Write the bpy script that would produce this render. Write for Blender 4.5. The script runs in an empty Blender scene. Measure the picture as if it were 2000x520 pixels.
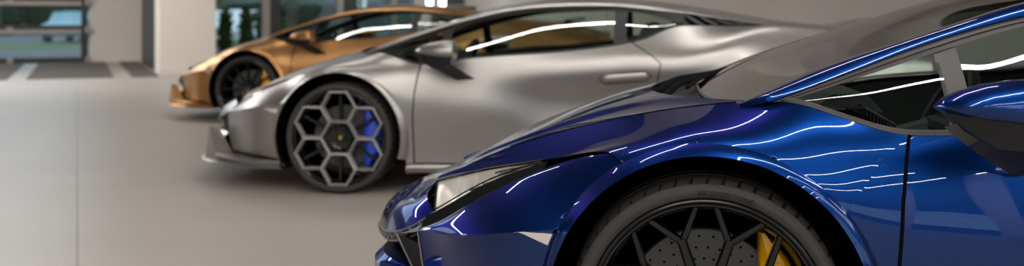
import bpy, bmesh, math, random
import numpy as np
random.seed(4)
scene = bpy.context.scene
COL = scene.collection
PI = math.pi
W = 1.912            # body width between the outer wheel faces

# ------------------------------------------------------------------ materials
def nmat(name, color=(.5,.5,.5), rough=.5, metal=0., coat=0., coat_r=.03, spec=.5, emit=None, es=0., bump=None, tint=None, edge=None, coat_ior=None):
    m = bpy.data.materials.new(name); m.use_nodes = True
    nt = m.node_tree; b = nt.nodes['Principled BSDF']
    b.inputs['Base Color'].default_value = (*color, 1)
    b.inputs['Roughness'].default_value = rough
    b.inputs['Metallic'].default_value = metal
    b.inputs['Coat Weight'].default_value = coat
    b.inputs['Coat Roughness'].default_value = coat_r
    b.inputs['Specular IOR Level'].default_value = spec
    if edge: b.inputs['Specular Tint'].default_value = (*edge, 1)
    if coat_ior: b.inputs['Coat IOR'].default_value = coat_ior
    if emit:
        b.inputs['Emission Color'].default_value = (*emit, 1)
        b.inputs['Emission Strength'].default_value = es
    if bump or tint:
        tc = nt.nodes.new('ShaderNodeTexCoord')
        nz = nt.nodes.new('ShaderNodeTexNoise')
        nt.links.new(tc.outputs['Object'], nz.inputs['Vector'])
        nz.inputs['Scale'].default_value = (bump or tint)[0]; nz.inputs['Detail'].default_value = 6
        if bump:
            bp = nt.nodes.new('ShaderNodeBump'); bp.inputs['Strength'].default_value = bump[1]
            bp.inputs['Distance'].default_value = .01
            nt.links.new(nz.outputs['Fac'], bp.inputs['Height'])
            nt.links.new(bp.outputs['Normal'], b.inputs['Normal'])
        if tint:
            cr = nt.nodes.new('ShaderNodeValToRGB')
            cr.color_ramp.elements[0].position = .3; cr.color_ramp.elements[1].position = .7
            cr.color_ramp.elements[0].color = (*[c*(1-tint[1]) for c in color], 1)
            cr.color_ramp.elements[1].color = (*[min(1, c*(1+tint[1])) for c in color], 1)
            nt.links.new(nz.outputs['Fac'], cr.inputs['Fac'])
            nt.links.new(cr.outputs['Color'], b.inputs['Base Color'])
    return m

def glassmat(name, tint=(.8,.9,.85), rough=0.0, ior=1.5):
    m = bpy.data.materials.new(name); m.use_nodes = True
    nt = m.node_tree; nt.nodes.clear()
    out = nt.nodes.new('ShaderNodeOutputMaterial')
    mix = nt.nodes.new('ShaderNodeMixShader')
    tr = nt.nodes.new('ShaderNodeBsdfTransparent'); tr.inputs['Color'].default_value = (*tint, 1)
    gl = nt.nodes.new('ShaderNodeBsdfGlossy'); gl.inputs['Roughness'].default_value = rough
    lw = nt.nodes.new('ShaderNodeLayerWeight'); lw.inputs['Blend'].default_value = .5
    pw = nt.nodes.new('ShaderNodeMath'); pw.operation = 'POWER'; pw.inputs[1].default_value = 5 if ior < 2 else 1.8
    f0 = ((ior-1)/(ior+1))**2
    ma = nt.nodes.new('ShaderNodeMath'); ma.operation = 'MULTIPLY_ADD'; ma.inputs[1].default_value = 1-f0; ma.inputs[2].default_value = f0
    nt.links.new(lw.outputs['Facing'], pw.inputs[0]); nt.links.new(pw.outputs[0], ma.inputs[0])
    nt.links.new(ma.outputs[0], mix.inputs[0]); nt.links.new(tr.outputs[0], mix.inputs[1])
    nt.links.new(gl.outputs[0], mix.inputs[2]); nt.links.new(mix.outputs[0], out.inputs[0])
    return m

def floormat():
    m = nmat('concrete_tile', (.30,.27,.245), .42, spec=.35)
    nt = m.node_tree; b = nt.nodes['Principled BSDF']
    tc = nt.nodes.new('ShaderNodeTexCoord')
    mp = nt.nodes.new('ShaderNodeMapping')
    mp.inputs['Location'].default_value = (FLOOR_OFF[0], FLOOR_OFF[1], 0)
    br = nt.nodes.new('ShaderNodeTexBrick')
    br.offset = 0; br.inputs['Scale'].default_value = 1
    br.inputs['Brick Width'].default_value = 3.0; br.inputs['Row Height'].default_value = 4.0
    br.inputs['Mortar Size'].default_value = .006
    br.inputs['Color1'].default_value = (1,1,1,1); br.inputs['Color2'].default_value = (.95,.95,.95,1)
    br.inputs['Mortar'].default_value = (.62,.6,.58,1)
    nz = nt.nodes.new('ShaderNodeTexNoise'); nz.inputs['Scale'].default_value = 1.1; nz.inputs['Detail'].default_value = 8
    cr = nt.nodes.new('ShaderNodeValToRGB')
    cr.color_ramp.elements[0].color = (.262,.238,.216,1); cr.color_ramp.elements[1].color = (.335,.305,.28,1)
    mx = nt.nodes.new('ShaderNodeMix'); mx.data_type = 'RGBA'; mx.blend_type = 'MULTIPLY'; mx.inputs['Factor'].default_value = 1
    nt.links.new(tc.outputs['Object'], mp.inputs['Vector']); nt.links.new(mp.outputs[0], br.inputs['Vector'])
    nt.links.new(tc.outputs['Object'], nz.inputs['Vector']); nt.links.new(nz.outputs['Fac'], cr.inputs['Fac'])
    nt.links.new(cr.outputs['Color'], mx.inputs['A']); nt.links.new(br.outputs['Color'], mx.inputs['B'])
    nt.links.new(mx.outputs['Result'], b.inputs['Base Color'])
    return m
FLOOR_OFF = (0.0, -2.79)

# ------------------------------------------------------------------ curves
def pchip(x, y, xq):
    x = np.asarray(x, float); y = np.asarray(y, float); xq = np.asarray(xq, float)
    h = np.diff(x); dl = np.diff(y)/h
    m = np.zeros(len(x)); m[0] = dl[0]; m[-1] = dl[-1]
    for i in range(1, len(x)-1):
        if dl[i-1]*dl[i] > 0:
            w1 = 2*h[i]+h[i-1]; w2 = h[i]+2*h[i-1]
            m[i] = (w1+w2)/(w1/dl[i-1]+w2/dl[i])
    i = np.clip(np.searchsorted(x, xq)-1, 0, len(x)-2)
    t = (xq-x[i])/h[i]
    r = (2*t**3-3*t**2+1)*y[i]+(t**3-2*t**2+t)*h[i]*m[i]+(-2*t**3+3*t**2)*y[i+1]+(t**3-t**2)*h[i]*m[i+1]
    r = np.where(xq < x[0], y[0]+m[0]*(xq-x[0]), r)
    return np.where(xq > x[-1], y[-1]+m[-1]*(xq-x[-1]), r)
SG = np.arange(-1.3, 3.7, .005)
def smooth_table(knots, k, sig=.04):
    xs = [q[0] for q in knots]; ys = [q[k] for q in knots]
    v = pchip(xs, ys, SG)
    n = int(4*sig/.005); g = np.exp(-.5*(np.arange(-n, n+1)*.005/sig)**2); g /= g.sum()
    a = np.concatenate([v[0]+(v[1]-v[0])*np.arange(-n, 0), v, v[-1]+(v[-1]-v[-2])*np.arange(1, n+1)])
    return np.convolve(a, g, 'valid')
class Line:
    def __init__(self, knots, sig=.04):
        self.d = smooth_table(knots, 1, sig); self.z = smooth_table(knots, 2, sig)
    def __call__(self, s):
        s = np.asarray(s, float)
        return np.interp(s, SG, self.d), np.interp(s, SG, self.z)
    def pts(self, s):
        d, z = self(s); return np.stack([np.asarray(s, float), d, z], -1)
def nat_basis(n):
    # natural cubic spline on uniform knots 0..n-1 : second derivatives for unit vectors
    A = np.zeros((n, n)); B = np.zeros((n, n))
    A[0, 0] = A[-1, -1] = 1
    for i in range(1, n-1):
        A[i, i-1:i+2] = (1, 4, 1); B[i, i-1:i+2] = (6, -12, 6)
    return np.linalg.solve(A, B)
NB = {}
def nat_weights(n, t):          # t in [0,n-1] -> weights (...,n)
    if n not in NB: NB[n] = nat_basis(n)
    M = NB[n]; t = np.asarray(t, float)
    i = np.clip(np.floor(t).astype(int), 0, n-2); f = t-i
    I = np.eye(n)
    a = I[i]*(1-f)[..., None]+I[i+1]*f[..., None]
    c = (((1-f)**3-(1-f))/6)[..., None]*M[i]+((f**3-f)/6)[..., None]*M[i+1]
    return a+c
def sp(pts, n):                 # smooth curve through points
    p = np.asarray(pts, float)
    if len(p) == 2: return pl(p, n)
    L = np.concatenate([[0], np.cumsum(np.linalg.norm(np.diff(p, axis=0), axis=1))])
    # natural spline, non uniform
    m = len(p); A = np.zeros((m, m)); R = np.zeros((m, p.shape[1])); h = np.diff(L)
    A[0, 0] = A[-1, -1] = 1
    for i in range(1, m-1):
        A[i, i-1] = h[i-1]; A[i, i] = 2*(h[i-1]+h[i]); A[i, i+1] = h[i]
        R[i] = 6*((p[i+1]-p[i])/h[i]-(p[i]-p[i-1])/h[i-1])
    M = np.linalg.solve(A, R)
    q = np.linspace(0, L[-1], n); k = np.clip(np.searchsorted(L, q)-1, 0, m-2)
    hh = h[k][:, None]; a = ((L[k+1]-q)/h[k])[:, None]; b = 1-a
    return a*p[k]+b*p[k+1]+((a**3-a)*M[k]+(b**3-b)*M[k+1])*hh*hh/6
def pl(pts, n):
    p = np.asarray(pts, float)
    L = np.concatenate([[0], np.cumsum(np.linalg.norm(np.diff(p, axis=0), axis=1))])
    q = np.linspace(0, L[-1], n)
    return np.stack([np.interp(q, L, p[:, k]) for k in range(p.shape[1])], -1)
def coons(b, t, l, r):          # b,t:(n,k) left->right ; l,r:(m,k) bottom->top
    n, m = len(b), len(l)
    u = np.linspace(0, 1, n)[:, None, None]; v = np.linspace(0, 1, m)[None, :, None]
    B = b[:, None]; T = t[:, None]; Lf = l[None]; R = r[None]
    return (1-v)*B+v*T+(1-u)*Lf+u*R-((1-u)*(1-v)*b[0]+u*(1-v)*b[-1]+(1-u)*v*t[0]+u*v*t[-1])

# ------------------------------------------------------------------ mesh builder
class MB:
    def __init__(self): self.v = []; self.f = []; self.n = 0
    def add(self, verts, faces):
        verts = np.asarray(verts, float).reshape(-1, 3)
        self.v.append(verts); self.f += [tuple(i+self.n for i in f) for f in faces]; self.n += len(verts)
        return self
    def grid(self, G, ref=None, flip=False, cu=False, cv=False):
        n, m = G.shape[:2]; F = []
        for i in range(n if cu else n-1):
            for j in range(m if cv else m-1):
                i2 = (i+1) % n; j2 = (j+1) % m
                F.append((i*m+j, i2*m+j, i2*m+j2, i*m+j2))
        if ref is not None:
            a = G[:-1, :-1]; e1 = G[1:, :-1]-a; e2 = G[:-1, 1:]-a
            nn = np.cross(e1, e2); s = (nn*(a-np.asarray(ref))).sum()
            if s < 0: flip = not flip
        if flip: F = [f[::-1] for f in F]
        return self.add(G, F)
    def box(self, c, d, rot=None):
        x, y, z = [q/2 for q in d]
        P = np.array([(-x,-y,-z),(x,-y,-z),(x,y,-z),(-x,y,-z),(-x,-y,z),(x,-y,z),(x,y,z),(-x,y,z)])
        if rot is not None: P = P @ np.asarray(rot).T
        return self.add(P+np.asarray(c), [(3,2,1,0),(4,5,6,7),(0,1,5,4),(1,2,6,5),(2,3,7,6),(3,0,4,7)])
    def tube(self, pts, r, seg=8, cap=True):
        p = np.asarray(pts, float); n = len(p)
        rr = np.broadcast_to(np.asarray(r, float), (n,))
        T = np.gradient(p, axis=0); T /= np.linalg.norm(T, axis=1)[:, None]+1e-12
        up = np.array([0, 0, 1.]) if abs(T[0][2]) < .9 else np.array([1., 0, 0])
        rings = []
        for i in range(n):
            a = np.cross(T[i], up); a /= np.linalg.norm(a)+1e-12; b = np.cross(a, T[i]); up = b
            th = np.linspace(0, 2*PI, seg, endpoint=False)[:, None]
            rings.append(p[i]+rr[i]*(np.cos(th)*a+np.sin(th)*b))
        G = np.array(rings); k = self.n
        self.grid(G, cv=True, flip=True)
        if cap:
            self.f.append(tuple(k+j for j in range(seg))); self.f.append(tuple(k+(n-1)*seg+j for j in range(seg))[::-1])
        return self
    def lathe(self, prof, seg=64, flip=False):   # prof (r, y) about the y axis
        th = np.linspace(0, 2*PI, seg, endpoint=False)
        G = np.array([[(r*math.sin(t), y, r*math.cos(t)) for (r, y) in prof] for t in th])
        return self.grid(G, cu=True, flip=flip)
    def prism(self, poly, axis, a, b):           # polygon in the two other axes, extruded along axis
        o = [k for k in range(3) if k != axis]; n = len(poly)
        def mk(v):
            P = np.zeros((n, 3)); P[:, o] = poly; P[:, axis] = v; return P
        F = [tuple(range(n))[::-1], tuple(range(n, 2*n))]+[(i, (i+1) % n, n+(i+1) % n, n+i) for i in range(n)]
        return self.add(np.concatenate([mk(a), mk(b)]), F)
    def ext(self, loop, off):                    # closed 3-D loop extruded by a vector
        L = np.asarray(loop, float); n = len(L)
        F = [tuple(range(n)), tuple(range(n, 2*n))[::-1]]+[(i, n+i, n+(i+1) % n, (i+1) % n) for i in range(n)]
        return self.add(np.concatenate([L, L+np.asarray(off)]), F)
    def verts(self): return np.concatenate(self.v)
    def mirrored(self):
        m = MB(); v = self.verts().copy(); v[:, 1] = W-v[:, 1]; m.add(v, [f[::-1] for f in self.f]); return m
    def build(self, name, mat, parent=None, smooth=True, angle=35, weld=True, deform=None, recalc=False, bevel=0):
        me = bpy.data.meshes.new(name); v = self.verts().copy()
        if deform: v = deform(v)
        me.from_pydata(v.tolist(), [], self.f)
        bm = bmesh.new(); bm.from_mesh(me)
        if weld: bmesh.ops.remove_doubles(bm, verts=bm.verts, dist=.0003)
        bmesh.ops.dissolve_degenerate(bm, edges=bm.edges, dist=1e-6)
        if recalc: bmesh.ops.recalc_face_normals(bm, faces=bm.faces)
        bm.to_mesh(me); bm.free()
        if smooth:
            for p in me.polygons: p.use_smooth = True
            me.set_sharp_from_angle(angle=math.radians(angle))
        me.materials.append(mat)
        o = bpy.data.objects.new(name, me); COL.objects.link(o)
        if bevel:
            bv = o.modifiers.new('bevel', 'BEVEL'); bv.width = bevel; bv.segments = 3; bv.limit_method = 'ANGLE'; bv.angle_limit = math.radians(40)
        if parent: o.parent = parent
        return o

def thing(name, label, cat, loc=(0,0,0), rz=0, group=None):
    o = bpy.data.objects.new(name, None); COL.objects.link(o); o.empty_display_size = .1
    o.location = loc; o.rotation_euler = (0, 0, rz); o['label'] = label; o['category'] = cat
    if group: o['group'] = group
    return o
def tag(o, label, cat, group=None):
    o['label'] = label; o['category'] = cat
    if group: o['group'] = group
    return o
def struct(o, label=None, cat=None):
    o['kind'] = 'structure'
    if label: o['label'] = label
    if cat: o['category'] = cat
    return o

# ------------------------------------------------------------------ body side surface
p0 = Line([(-.85,.33,.22),(-.70,.25,.215),(-.45,.06,.205),(-.2,.03,.16),(.2,.03,.15),(.45,.05,.185),(1.0,.08,.185),(1.8,.07,.185),(2.1,.04,.17),(2.6,0,.17),(3.1,.03,.2),(3.35,.15,.25)])
p1 = Line([(-.9,.40,.30),(-.73,.29,.30),(-.45,.035,.29),(.2,.02,.28),(.45,.04,.30),(1.0,.065,.30),(1.8,.055,.30),(2.6,-.01,.3),(3.1,.02,.33),(3.35,.14,.36)])
p2 = Line([(-.95,.5,.40),(-.775,.355,.431),(-.6,.13,.478),(-.45,.02,.515),(-.2,-.005,.54),(0,-.01,.545),(.25,0,.53),(.45,.022,.48),(.8,.031,.465),(1.3,.078,.45),(1.7,.075,.46),(2.1,.03,.48),(2.6,-.03,.5),(3.1,0,.5),(3.35,.12,.5)])
p3 = Line([(-.95,.52,.41),(-.775,.368,.442),(-.595,.25,.548),(-.41,.225,.636),(-.2,.05,.695),(0,.01,.715),(.25,.012,.66),(.45,.030,.60),(.8,.039,.59),(1.3,.080,.59),(1.7,.08,.61),(2.1,.045,.66),(2.6,-.02,.70),(3.1,.02,.68),(3.35,.13,.66)])
p4 = Line([(-.95,.78,.46),(-.80,.69,.524),(-.596,.52,.594),(-.41,.325,.649),(-.2,.19,.724),(0,.12,.772),(.2,.075,.767),(.35,.06,.725),(.478,.055,.69),(.8,.060,.69),(1.3,.057,.716),(1.68,.06,.755),(1.87,.062,.78),(2.175,.075,.862),(2.5,.19,.952),(2.75,.22,.93),(3.1,.16,.86),(3.35,.2,.8)])
p5 = Line([(-.95,.84,.45),(-.803,.75,.523),(-.524,.60,.656),(-.263,.45,.744),(-.05,.36,.793),(.10,.265,.818),(.158,.215,.826),(.205,.168,.828),(.33,.12,.792),(.478,.085,.756),(.6,.083,.759),(.7,.085,.785),(1.3,.10,.834),(1.63,.12,.876),(1.75,.14,.900),(1.98,.25,.985),(2.51,.33,.983),(3.0,.34,.94),(3.35,.4,.88)], .03)
LN = [p0, p1, p2, p3, p4, p5]
def S(s, u):                      # u in [0,1] sill -> belt
    s = np.asarray(s, float); u = np.asarray(u, float)
    D = np.stack([l(s)[0] for l in LN], -1); Z = np.stack([l(s)[1] for l in LN], -1)
    w = nat_weights(6, np.clip(u, 0, 1)*5)
    return np.stack([s, (w*D).sum(-1), (w*Z).sum(-1)], -1)
def Sup(s, v):                    # bumper above the crease, v 0..1 over p2..p5
    D = np.stack([l(s)[0] for l in LN[2:]], -1); Z = np.stack([l(s)[1] for l in LN[2:]], -1)
    v = np.clip(v, 0, 1); w = nat_weights(4, v*3); a = np.stack([s, (w*D).sum(-1), (w*Z).sum(-1)], -1)
    t = np.clip(v*3, 0, 1); i = np.clip(np.floor(v*3).astype(int), 0, 2); f = v*3-i; I = np.eye(4)
    wl = I[i]*(1-f)[..., None]+I[i+1]*f[..., None]
    b = np.stack([s, (wl*D).sum(-1)-.010*4*t*(1-t), (wl*Z).sum(-1)+.004*4*t*(1-t)], -1)
    k = np.clip((np.asarray(s)+.30)/-.15, 0, 1); k = (k*k*(3-2*k))[..., None]
    return a*(1-k)+b*k
def Slo(s, v):
    D = np.stack([l(s)[0] for l in LN[:3]], -1); Z = np.stack([l(s)[1] for l in LN[:3]], -1)
    w = nat_weights(3, np.clip(v, 0, 1)*2); return np.stack([s, (w*D).sum(-1), (w*Z).sum(-1)], -1)
UU = np.linspace(0, 1, 401)
def u_of_z(s, z, f=S):
    out = []
    for a, b in zip(np.atleast_1d(s), np.atleast_1d(z)):
        zz = f(np.full(401, a), UU)[:, 2]; zz = np.maximum.accumulate(zz+np.arange(401)*1e-9)
        out.append(np.interp(b, zz, UU))
    return np.array(out)
ARC_Z = .335
def arc(th, r, s0=0.):             # th degrees, 180 = front, 90 = top, 0 = rear
    t = np.radians(th); return s0-r*np.cos(PI-t)*1.0, ARC_Z+r*np.sin(t)
def arch_su(th, r, s0=0., f=S):
    s, z = s0+r*np.cos(np.radians(th)), ARC_Z+r*np.sin(np.radians(th))
    return np.stack([s, u_of_z(s, z, f)], -1)
REF = (1.2, W/2, .45)
HC = [(-1.062,.335),(-1.04,.372),(-.949,.442),(-.836,.512),(-.68,.597),(-.5,.678),(-.3,.757),(-.133,.804)]

G1 = Line([(.05,.205,.800),(.11,.225,.820),(.19,.25,.858),(.313,.285,.908),(.5,.325,.968),(.656,.362,1.018),(.839,.40,1.075),(1.1,.43,1.118),(1.4,.45,1.132),(1.7,.46,1.118),(1.95,.47,1.085),(2.5,.5,1.015),(3.0,.5,.97)])
G2 = Line([(.1,.2,.800),(.17,.175,.829),(.36,.215,.899),(.5,.255,.951),(.635,.29,.995),(.83,.33,1.045),(1.16,.36,1.094),(1.53,.37,1.104),(1.893,.365,1.073),(2.2,.355,1.03),(2.51,.335,.984)])
G3 = Line([(.12,.19,.80),(.205,.168,.829),(.384,.2,.887),(.593,.258,.953),(.82,.312,1.018),(1.16,.34,1.068),(1.53,.345,1.08),(1.8,.33,1.05),(1.98,.262,.998),(2.3,.31,.99),(2.51,.33,.983)])
def mir(P):
    Q = P.copy(); Q[..., 1] = W-Q[..., 1]; return Q

# ------------------------------------------------------------------ a whole car
def build_car(nm, label, org, paint, opt):
    rt = thing(nm, label, 'car', (*org, 0), -math.radians(8), 'sports cars parked in echelon')
    k = opt.get('nose', 1.0)
    def df(v):
        if k != 1: v[:, 0] = np.where(v[:, 0] < -.36, -.36+(v[:, 0]+.36)*k, v[:, 0])
        return v
    bk = M['black_gloss']; rub = M[opt.get('trim', 'rubber_trim')]; dk = M['void']; sat = M['satin_black']
    def both(mb, name, mat, lab=None, **kw):
        a = mb.build(name, mat, rt, deform=df, **kw); b = mb.mirrored().build(name, mat, rt, deform=df, **kw)
        if lab: a['label'] = lab; b['label'] = lab
        return a, b
    seam = MB()
    # ---- front fender
    RC = .402
    th_a, th_b = 120., 38.
    f = MB()
    low = arch_su(np.linspace(th_a, th_b, 60), RC)
    top = np.stack([np.linspace(-.41, .478, 60), np.ones(60)], -1)
    lf = pl(np.concatenate([[low[0]], [[-.24, .66], [-.33, .74], [-.41, .8], [-.41, 1.]]]), 30)
    rg = pl([low[-1], [.478, 1.]], 30)
    dom = coons(low, top, lf, rg); FA = S(dom[..., 0], dom[..., 1]); f.grid(FA, REF)
    c2 = arch_su(np.linspace(th_b, -18, 40), RC*1.0+np.linspace(0, .012, 40))
    shut_s = lambda z: np.interp(z, [.13, .30, .46, .60, .70, .765], [.445, .442, .440, .450, .464, .478])
    zz = np.linspace(.76, .186, 50); ss = shut_s(zz); sh = np.stack([ss, u_of_z(ss, zz)], -1); sh[0] = (.478, 1)
    c2 = pl(np.concatenate([c2, [[.40, 0.0]]]), 50)
    FB = coons(c2, sh, pl([c2[0], sh[0]], 24), pl([c2[-1], sh[-1]], 24)); f.grid(S(FB[..., 0], FB[..., 1]), REF)
    # tongue over the headlight
    ts = np.linspace(-.80, -.41, 40)[:, None]; tu = np.linspace(.8, 1, 14)[None]
    f.grid(S(ts+0*tu, tu+0*ts), REF)
    # flared lip band round the arch
    def lip(mb, s0, RCr, rl, ths, lowf=S, dl=-.014):
        a = []
        for t in ths:
            rc = RCr+(.014*max(0, (60-t)/60) if s0 == 0 else 0)
            q = arch_su(np.array([t]), rc, s0, lowf)
            c = lowf(q[:, 0], q[:, 1])[0]
            L = np.array([s0+rl*math.cos(math.radians(t)), dl, ARC_Z+rl*math.sin(math.radians(t))])
            m_ = (c+L)/2+np.array([0, -.006, 0])
            row = [c, (c+m_)/2+np.array([0, -.002, 0]), m_, (m_+L)/2, L, L+np.array([0, .012, 0])*1.0, L+np.array([0, .05, 0])]
            a.append(row)
        mb.grid(np.array(a), None, flip=False)
    lb = MB(); lip(lb, 0., RC, .377, np.linspace(122, -18, 70)); 
    f.add(lb.verts(), lb.f)
    both(f, 'front_fender', paint, recalc=False)
    # ---- front bumper side
    b = MB()
    crs = np.linspace(-.775, -.352, 40)
    cr = np.stack([crs, 0*crs], -1)                       # crease v=0 on Sup
    tp = np.stack([np.linspace(-.775, -.41, 40), np.full(40, 1/3)], -1)
    # upper side: crease -> trim line, right edge = arch crease then seam
    thA = np.linspace(151.45, 120, 24); A = arch_su(thA, RC, 0, Sup)
    rgt = pl(np.concatenate([A, [[-.24, .40], [-.33, .40], [-.41, 1/3]]]), 44)
    A0 = A[0]
    cr = np.stack([np.linspace(-.775, A0[0], 40), np.linspace(0, A0[1], 40)], -1)
    dom = coons(cr, tp, pl([cr[0], tp[0]], 44), rgt)
    b.grid(Sup(dom[..., 0], dom[..., 1]), REF)
    # lower side
    thB = np.linspace(208, 151.45, 24); sB = RC*np.cos(np.radians(thB)); zB = ARC_Z+RC*np.sin(np.radians(thB))
    rB = np.stack([sB, u_of_z(sB, zB, Slo)], -1)
    n = 24
    bot = np.stack([np.linspace(-.70, rB[0][0], 40), np.linspace(0, rB[0][1], 40)], -1)
    topl = np.stack([np.linspace(-.775, rB[-1][0], 40), np.linspace(1, rB[-1][1], 40)], -1)
    dom = coons(bot, topl, pl([bot[0], topl[0]], n), rB); b.grid(Slo(dom[..., 0], dom[..., 1]), REF)
    lb = MB()
    lip(lb, 0., RC, .377, np.linspace(151.45, 120, 20), Sup)
    def lip2():
        a = []
        for t in np.linspace(208, 151.45, 20):
            s = RC*math.cos(math.radians(t)); z = ARC_Z+RC*math.sin(math.radians(t))
            c = Slo(np.array([s]), u_of_z([s], [z], Slo))[0]
            L = np.array([.377*math.cos(math.radians(t)), -.014, ARC_Z+.377*math.sin(math.radians(t))])
            m_ = (c+L)/2+np.array([0, -.006, 0]); a.append([c, (c+m_)/2, m_, (m_+L)/2, L, L+np.array([0, .012, 0]), L+np.array([0, .05, 0])])
        lb.grid(np.array(a), None)
    lip2(); b.add(lb.verts(), lb.f)
    # rolled front edge of the side panel
    e = np.concatenate([Slo(np.linspace(-.70, -.775, 12), np.linspace(0, 1, 12)), Sup(np.full(4, -.775), np.linspace(0, 1/3, 4))])
    pedge = e.copy(); b.grid(np.stack([e, e+np.array([.0, .03, 0])], 0), None)
    both(b, 'front_bumper_side', paint)
    # ---- black trim between bumper side and headlight, headlight, bezel
    tr = MB(); t_ = np.linspace(-.775, -.41, 40)[:, None]; v_ = np.linspace(1/3, 2/3, 12)[None]
    q = Sup(t_+0*v_, v_+0*t_); q[..., 2] -= .075; q[..., 1] += .03; tr.grid(q, REF)
    vt_ = np.clip(.425+.16*(t_+.735)/.30, .425, .585); vt_ = np.where(t_ > -.435, vt_+(2/3-vt_)*(t_+.435)/.025, vt_)
    w_ = np.linspace(0, 1, 12)[None]; q = Sup(t_+0*w_, (1/3)*(1-w_)+vt_*w_); q[..., 2] -= .003
    tr.grid(q, REF); tr.grid(np.stack([q[:, -1], q[:, -1]+np.array([0, .01, -.03])], 1), None)
    hp = both(tr, 'headlight_surround', M['wiper_black'], 'black strip below the headlight')
    for o, mm in zip(hp, (0, 1)):
        pass
    hl = MB()
    hs = np.linspace(0, 1, 36)[:, None]; hv = np.linspace(0, 1, 14)[None]
    s_lo = -.75+.315*hs; s_hi = -.795+.37*hs
    sN = s_lo*(1-hv)+s_hi*hv; vN = (.43+.16*hs)*(1-hv)+.665*hv+0*hs
    q = Sup(sN, vN); q[..., 2] += .003; q[..., 1] -= .001
    hl.grid(q, REF)
    hls = both(hl, 'headlight', M['lamp_glass'], 'clear headlight lens')
    inn = MB(); q2 = q.copy(); bw = np.sin(PI*hs)*np.sin(PI*hv)+.25*np.sin(3*PI*hs)**2*np.sin(PI*hv); q2[..., 2] -= .006+.045*bw; q2[..., 1] += .004+.02*bw; q2[..., 0] += .003; inn.grid(q2, REF)
    ring = np.concatenate([q[:, 0], q[-1, :], q[::-1, -1], q[0, ::-1]])
    for side in (0, 1):
        mbi = inn if side == 0 else inn.mirrored()
        mbi.build('reflector', M['lamp_silver'], hls[side], deform=df)['label'] = 'pale lamp reflector under the lens'
        for jj in (3, 5, 7, 9, 11):  # dark ribs imitating the line lights' striped reflections in the lens
            rb_ = MB(); rb_.tube(q2[9+jj:-1, jj]*.45+q[9+jj:-1, jj]*.55, .0028, 5)
            (rb_ if side == 0 else rb_.mirrored()).build('reflection_rib', sat, hls[side], deform=df, weld=False)
        sm = MB().tube(np.concatenate([ring, ring[:1]]), .0022, 6, False)
        sm = sm if side == 0 else sm.mirrored(); sm.build('bezel', bk, hls[side], deform=df, weld=False)
    # side marker
    mk = MB()
    mz = opt.get('marker', 0.)
    for lay, off in ((0, .004),):
        s_ = np.linspace(0, 1, 20)[:, None]; v_ = np.linspace(0, 1, 8)[None]
        sa = -.462+.085*s_*1.0+.024*(1-v_)*(1-s_)+.012*v_*s_
        zt = .516-.001*s_; zb = .511-.024*s_-.0*s_
        z_ = zb*(1-v_)+zt*v_
        zz_ = np.clip(z_+mz+0*sa, 0, 9); uv = np.zeros_like(zz_)
        sa = sa+0*zz_
        for i in range(sa.shape[0]):
            uv[i] = u_of_z(sa[i], zz_[i], Slo)
        P_ = Slo(sa, uv)
        mk.grid(np.concatenate([P_[:1], P_, P_[-1:]], 0)+np.array([0, -.004, 0]), REF)
        edge = np.concatenate([P_[:, 0], P_[-1, :], P_[::-1, -1], P_[0, ::-1]])
        mk.grid(np.stack([edge+np.array([0, -.004, 0]), edge+np.array([0, .006, 0])], 0), None)
    both(mk, 'side_marker_lamp', M['marker'], 'pale side marker lens')
    # ---- hood with two shallow creases, nose panel
    hood = MB()
    ns = 60
    tipz = S(np.array([-.771]), np.array([1.]))[0]
    e = p5.pts(np.linspace(-.80, .158, ns))
    cx = [q[0] for q in HC]; cz = [q[1] for q in HC]
    cs = np.linspace(-.815, -.133, ns); czv = pchip(cx, cz, cs)
    nj = 49; rows = []
    for i in range(ns):
        a = e[i]; cpt = np.array([cs[i], W/2, czv[i]])
        fr = i/(ns-1)
        yc = (.52+.08*fr)                        # fraction where the crease runs
        row = []
        for j in range(nj):
            x = -1+2*j/(nj-1); ax = abs(x)
            y = W/2+x*(W/2-a[1])
            blend = 1-ax**2.0
            ss_ = a[0]+(cpt[0]-a[0])*(1-ax**2.2)
            z = a[2]+(cpt[2]-a[2])*blend
            # raised middle panel with a step at the crease, dip outside of it
            st = 1/(1+math.exp((ax-yc)/.018))
            z += .009*(st-1)*math.sin(PI*fr)*(1-((ax-yc)/(1-yc))**2 if ax > yc else 1)
            row.append((ss_, y, z))
        rows.append(row)
    HG = np.array(rows); hood.grid(HG, REF)
    lipb = HG[-1]; hood.grid(np.stack([lipb, lipb+np.array([.004, 0, -.03])], 0), None)
    hood.build('hood', paint, rt, deform=df)
    no = MB()
    topc = HG[0]                                            # near tip -> far tip
    nl = sp([tuple(e[0]),(-.793,.6,.518),(-.785,.5,.503),(-.752,.44,.478)], 20)
    led = sp([(-.752,.44,.478),(-.80,.46,.442),(-.875,.53,.402),(-.985,.75,.36),(-1.055,W/2,.338)], 26)
    ledge = np.concatenate([led, mir(led[::-1])[1:]])
    NG = coons(ledge, pl(topc, len(ledge)), nl[::-1], mir(nl)[::-1])
    x = np.linspace(0, 1, NG.shape[0])[:, None]; v = np.linspace(0, 1, NG.shape[1])[None]
    NG[..., 2] += .035*np.sin(PI*x)**1.0*np.sin(PI*v)*.55
    no.grid(NG, REF)
    no.build('nose_panel', paint, rt, deform=df)
    # front trim, Y arms, grille
    g = MB()
    l1 = ledge; l2 = ledge+np.array([.004, 0, -.03]); l3 = ledge+np.array([.05, 0, -.045])
    g.grid(np.stack([l1+np.array([0, 0, -.001]), l2, l3], 0), REF)
    inner = np.concatenate([led, mir(led[::-1])[1:]])
    tl = Sup(np.full(1, -.775), np.full(1, 1/3))[0]
    # strip from bumper side corner to nose edge
    both_strip = MB()
    a_ = pl([tl+np.array([.0, .012, -.012]), tl+np.array([.09, .0, .045])], 8); b_ = pl([led[8]+np.array([.0, -.01, -.01]), led[0]], 8)
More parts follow.
